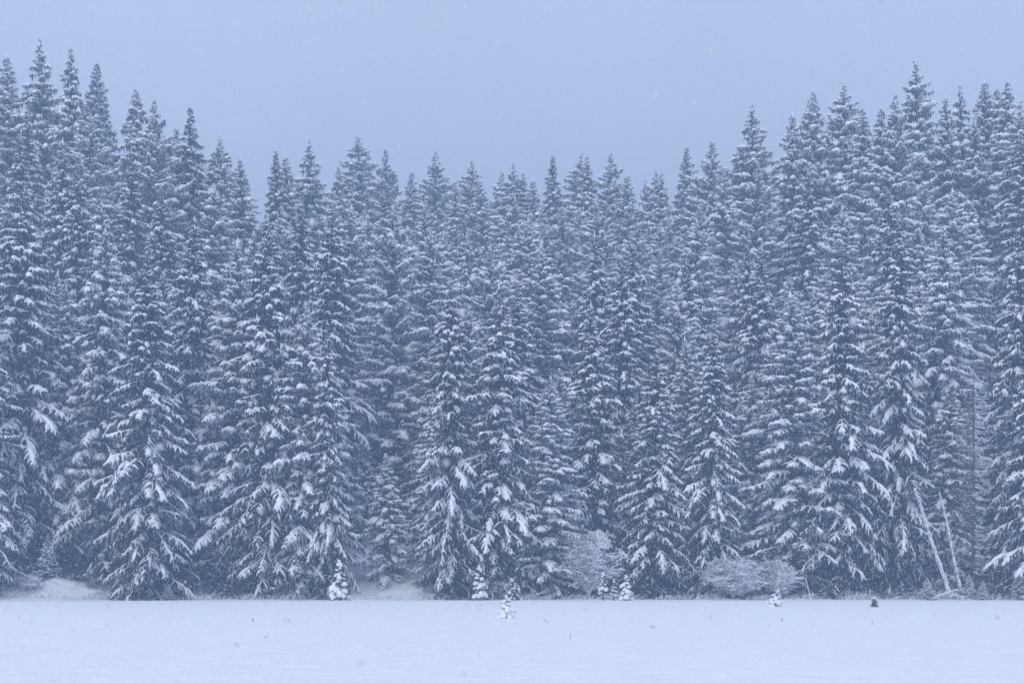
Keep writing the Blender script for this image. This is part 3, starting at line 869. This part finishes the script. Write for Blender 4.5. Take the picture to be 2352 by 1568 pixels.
pole('fallen_branch', place_px(1455, 1376, 106.9), place_px(1446, 1360, 107.0), .03, .02, 'little sticks leaning beside the right one of the three saplings', 'stick', side=8, seed=9)
pole('fallen_branch', place_px(1103, 1378.5, 109.0), place_px(1112, 1375, 109.0), .025, .012, 'dark broken branch lying by the stem of the heart shaped sapling', 'branch', side=0, group='fallen branches at the forest rim', seed=10, snow=False)

# ---------------------------------------------------------------- low brush along the rim
def brush():
    rs = np.random.default_rng(5)
    a = Acc(); n = 9000
    X = rs.uniform(-46, 46, n); Y = EDGE + .3 + rs.exponential(1.6, n)
    clump = .5 + .5 * np.sin(X * 1.3) * np.sin(X * .37 + 1)
    keep = (rs.random(n) < .25 + .75 * clump); X, Y, clump = X[keep], Y[keep], clump[keep]; n = len(X)
    P = np.stack([X, Y, ground(X, Y) - .03], 1)
    h = rs.uniform(.10, .55, n) * (.4 + clump)
    d = rs.normal(0, .5, (n, 3)); d[:, 2] = 1; 
    C = np.stack([P, P + d * (h * .6)[:, None], P + (d * [1.5, 1.5, .9]) * h[:, None]], 1)
    rr = np.array([.012, .02, .008])[None] * np.ones((n, 1)); sweep(a, C, rr, rr * 1.1, 3)
    o = link('frosted_undergrowth', a.mesh('frosted_undergrowth', M_FROST, False)); o['kind'] = 'stuff'
    o['label'] = 'frosted low grass and brush along the forest rim'
brush()

def stems():
    """dry stalks poking out of the field snow"""
    rs = np.random.default_rng(15)
    a = Acc()
    spots = [(124, 1390), (1031, 1371), (1540, 1392), (1548, 1398), (1795, 1425), (1710, 1410), (310, 1425), (2005, 1432), (2150, 1415), (2295, 1420), (660, 1430), (1350, 1400), (1500, 1440), (900, 1445)]
    for _ in range(26): spots.append((rs.uniform(0, 2352), 1384 + rs.exponential(22)))
    for x, y in spots:
        D = CAMH * F / (y - HOR)
        if D > 110: D = 109
        X = (x - CX) / F * D
        m = rs.integers(1, 4)
        for q in range(m):
            P = np.array([X + rs.normal() * .08, D + rs.normal() * .08, float(ground(X, D)) - .02]); d = np.array([rs.normal() * .35, rs.normal() * .3, 1]); h = rs.uniform(.06, .26)
            C = np.stack([P, P + d * h * .6, P + d * h * [1.3, 1.3, 1]])[None]
            rr = np.array([[.008, .009, .004]]); sweep(a, C, rr, rr, 3)
    o = link('dry_stalks', a.mesh('dry_stalks', M_DEAD, False)); o['kind'] = 'stuff'; o['label'] = 'sparse dry stalks poking out of the field snow'
stems()

# ---------------------------------------------------------------- falling snow
M_FLAKE = snow_mat('snowflake', (0.62, 0.64, 0.67), (0.70, 0.72, 0.75), 3.0, 0.0, 0.1)
def flakes(name, pts, size, lab, seed):
    rs = np.random.default_rng(seed)
    n = len(pts)
    base = np.array([[1, 1, 1], [-1, -1, 1], [-1, 1, -1], [1, -1, -1]], float) * .62
    fc = np.array([[0, 1, 2], [0, 3, 1], [0, 2, 3], [1, 3, 2]])
    R = rs.normal(size=(n, 3, 3)); R, _ = np.linalg.qr(R)
    V = np.einsum('vj,nji->nvi', base, R) * size[:, None, None] * rs.uniform(.6, 1.3, (n, 4, 1)) + pts[:, None, :]
    a = Acc(); a.add(V, (np.arange(n)[:, None, None] * 4 + fc[None]).reshape(-1, 3))
    o = link(name, a.mesh(name, M_FLAKE, False)); o['kind'] = 'stuff'; o['label'] = lab
def frustum_pts(n, d0, d1, rs, p=2.0):
    D = (d0 ** p + (d1 ** p - d0 ** p) * rs.random(n)) ** (1 / p)
    x = rs.uniform(-150, 2500, n); y = rs.uniform(-60, 1640, n)
    X = (x - CX) / F * D; Z = CAMH + (HOR - y) / F * D
    k = Z > .05
    return np.stack([X, D, Z], 1)[k]
rs = np.random.default_rng(99)
P = frustum_pts(105000, 38, 109, rs, 2.2)
flakes('falling_snow', P, rs.uniform(.013, .028, len(P)), 'fine snowflakes falling all through the air before the forest', 1)
P = frustum_pts(750, 4, 20, rs, 1.8)
flakes('close_snowflakes', P, rs.uniform(.006, .017, len(P)), 'few large blurred snowflakes falling close by', 2)
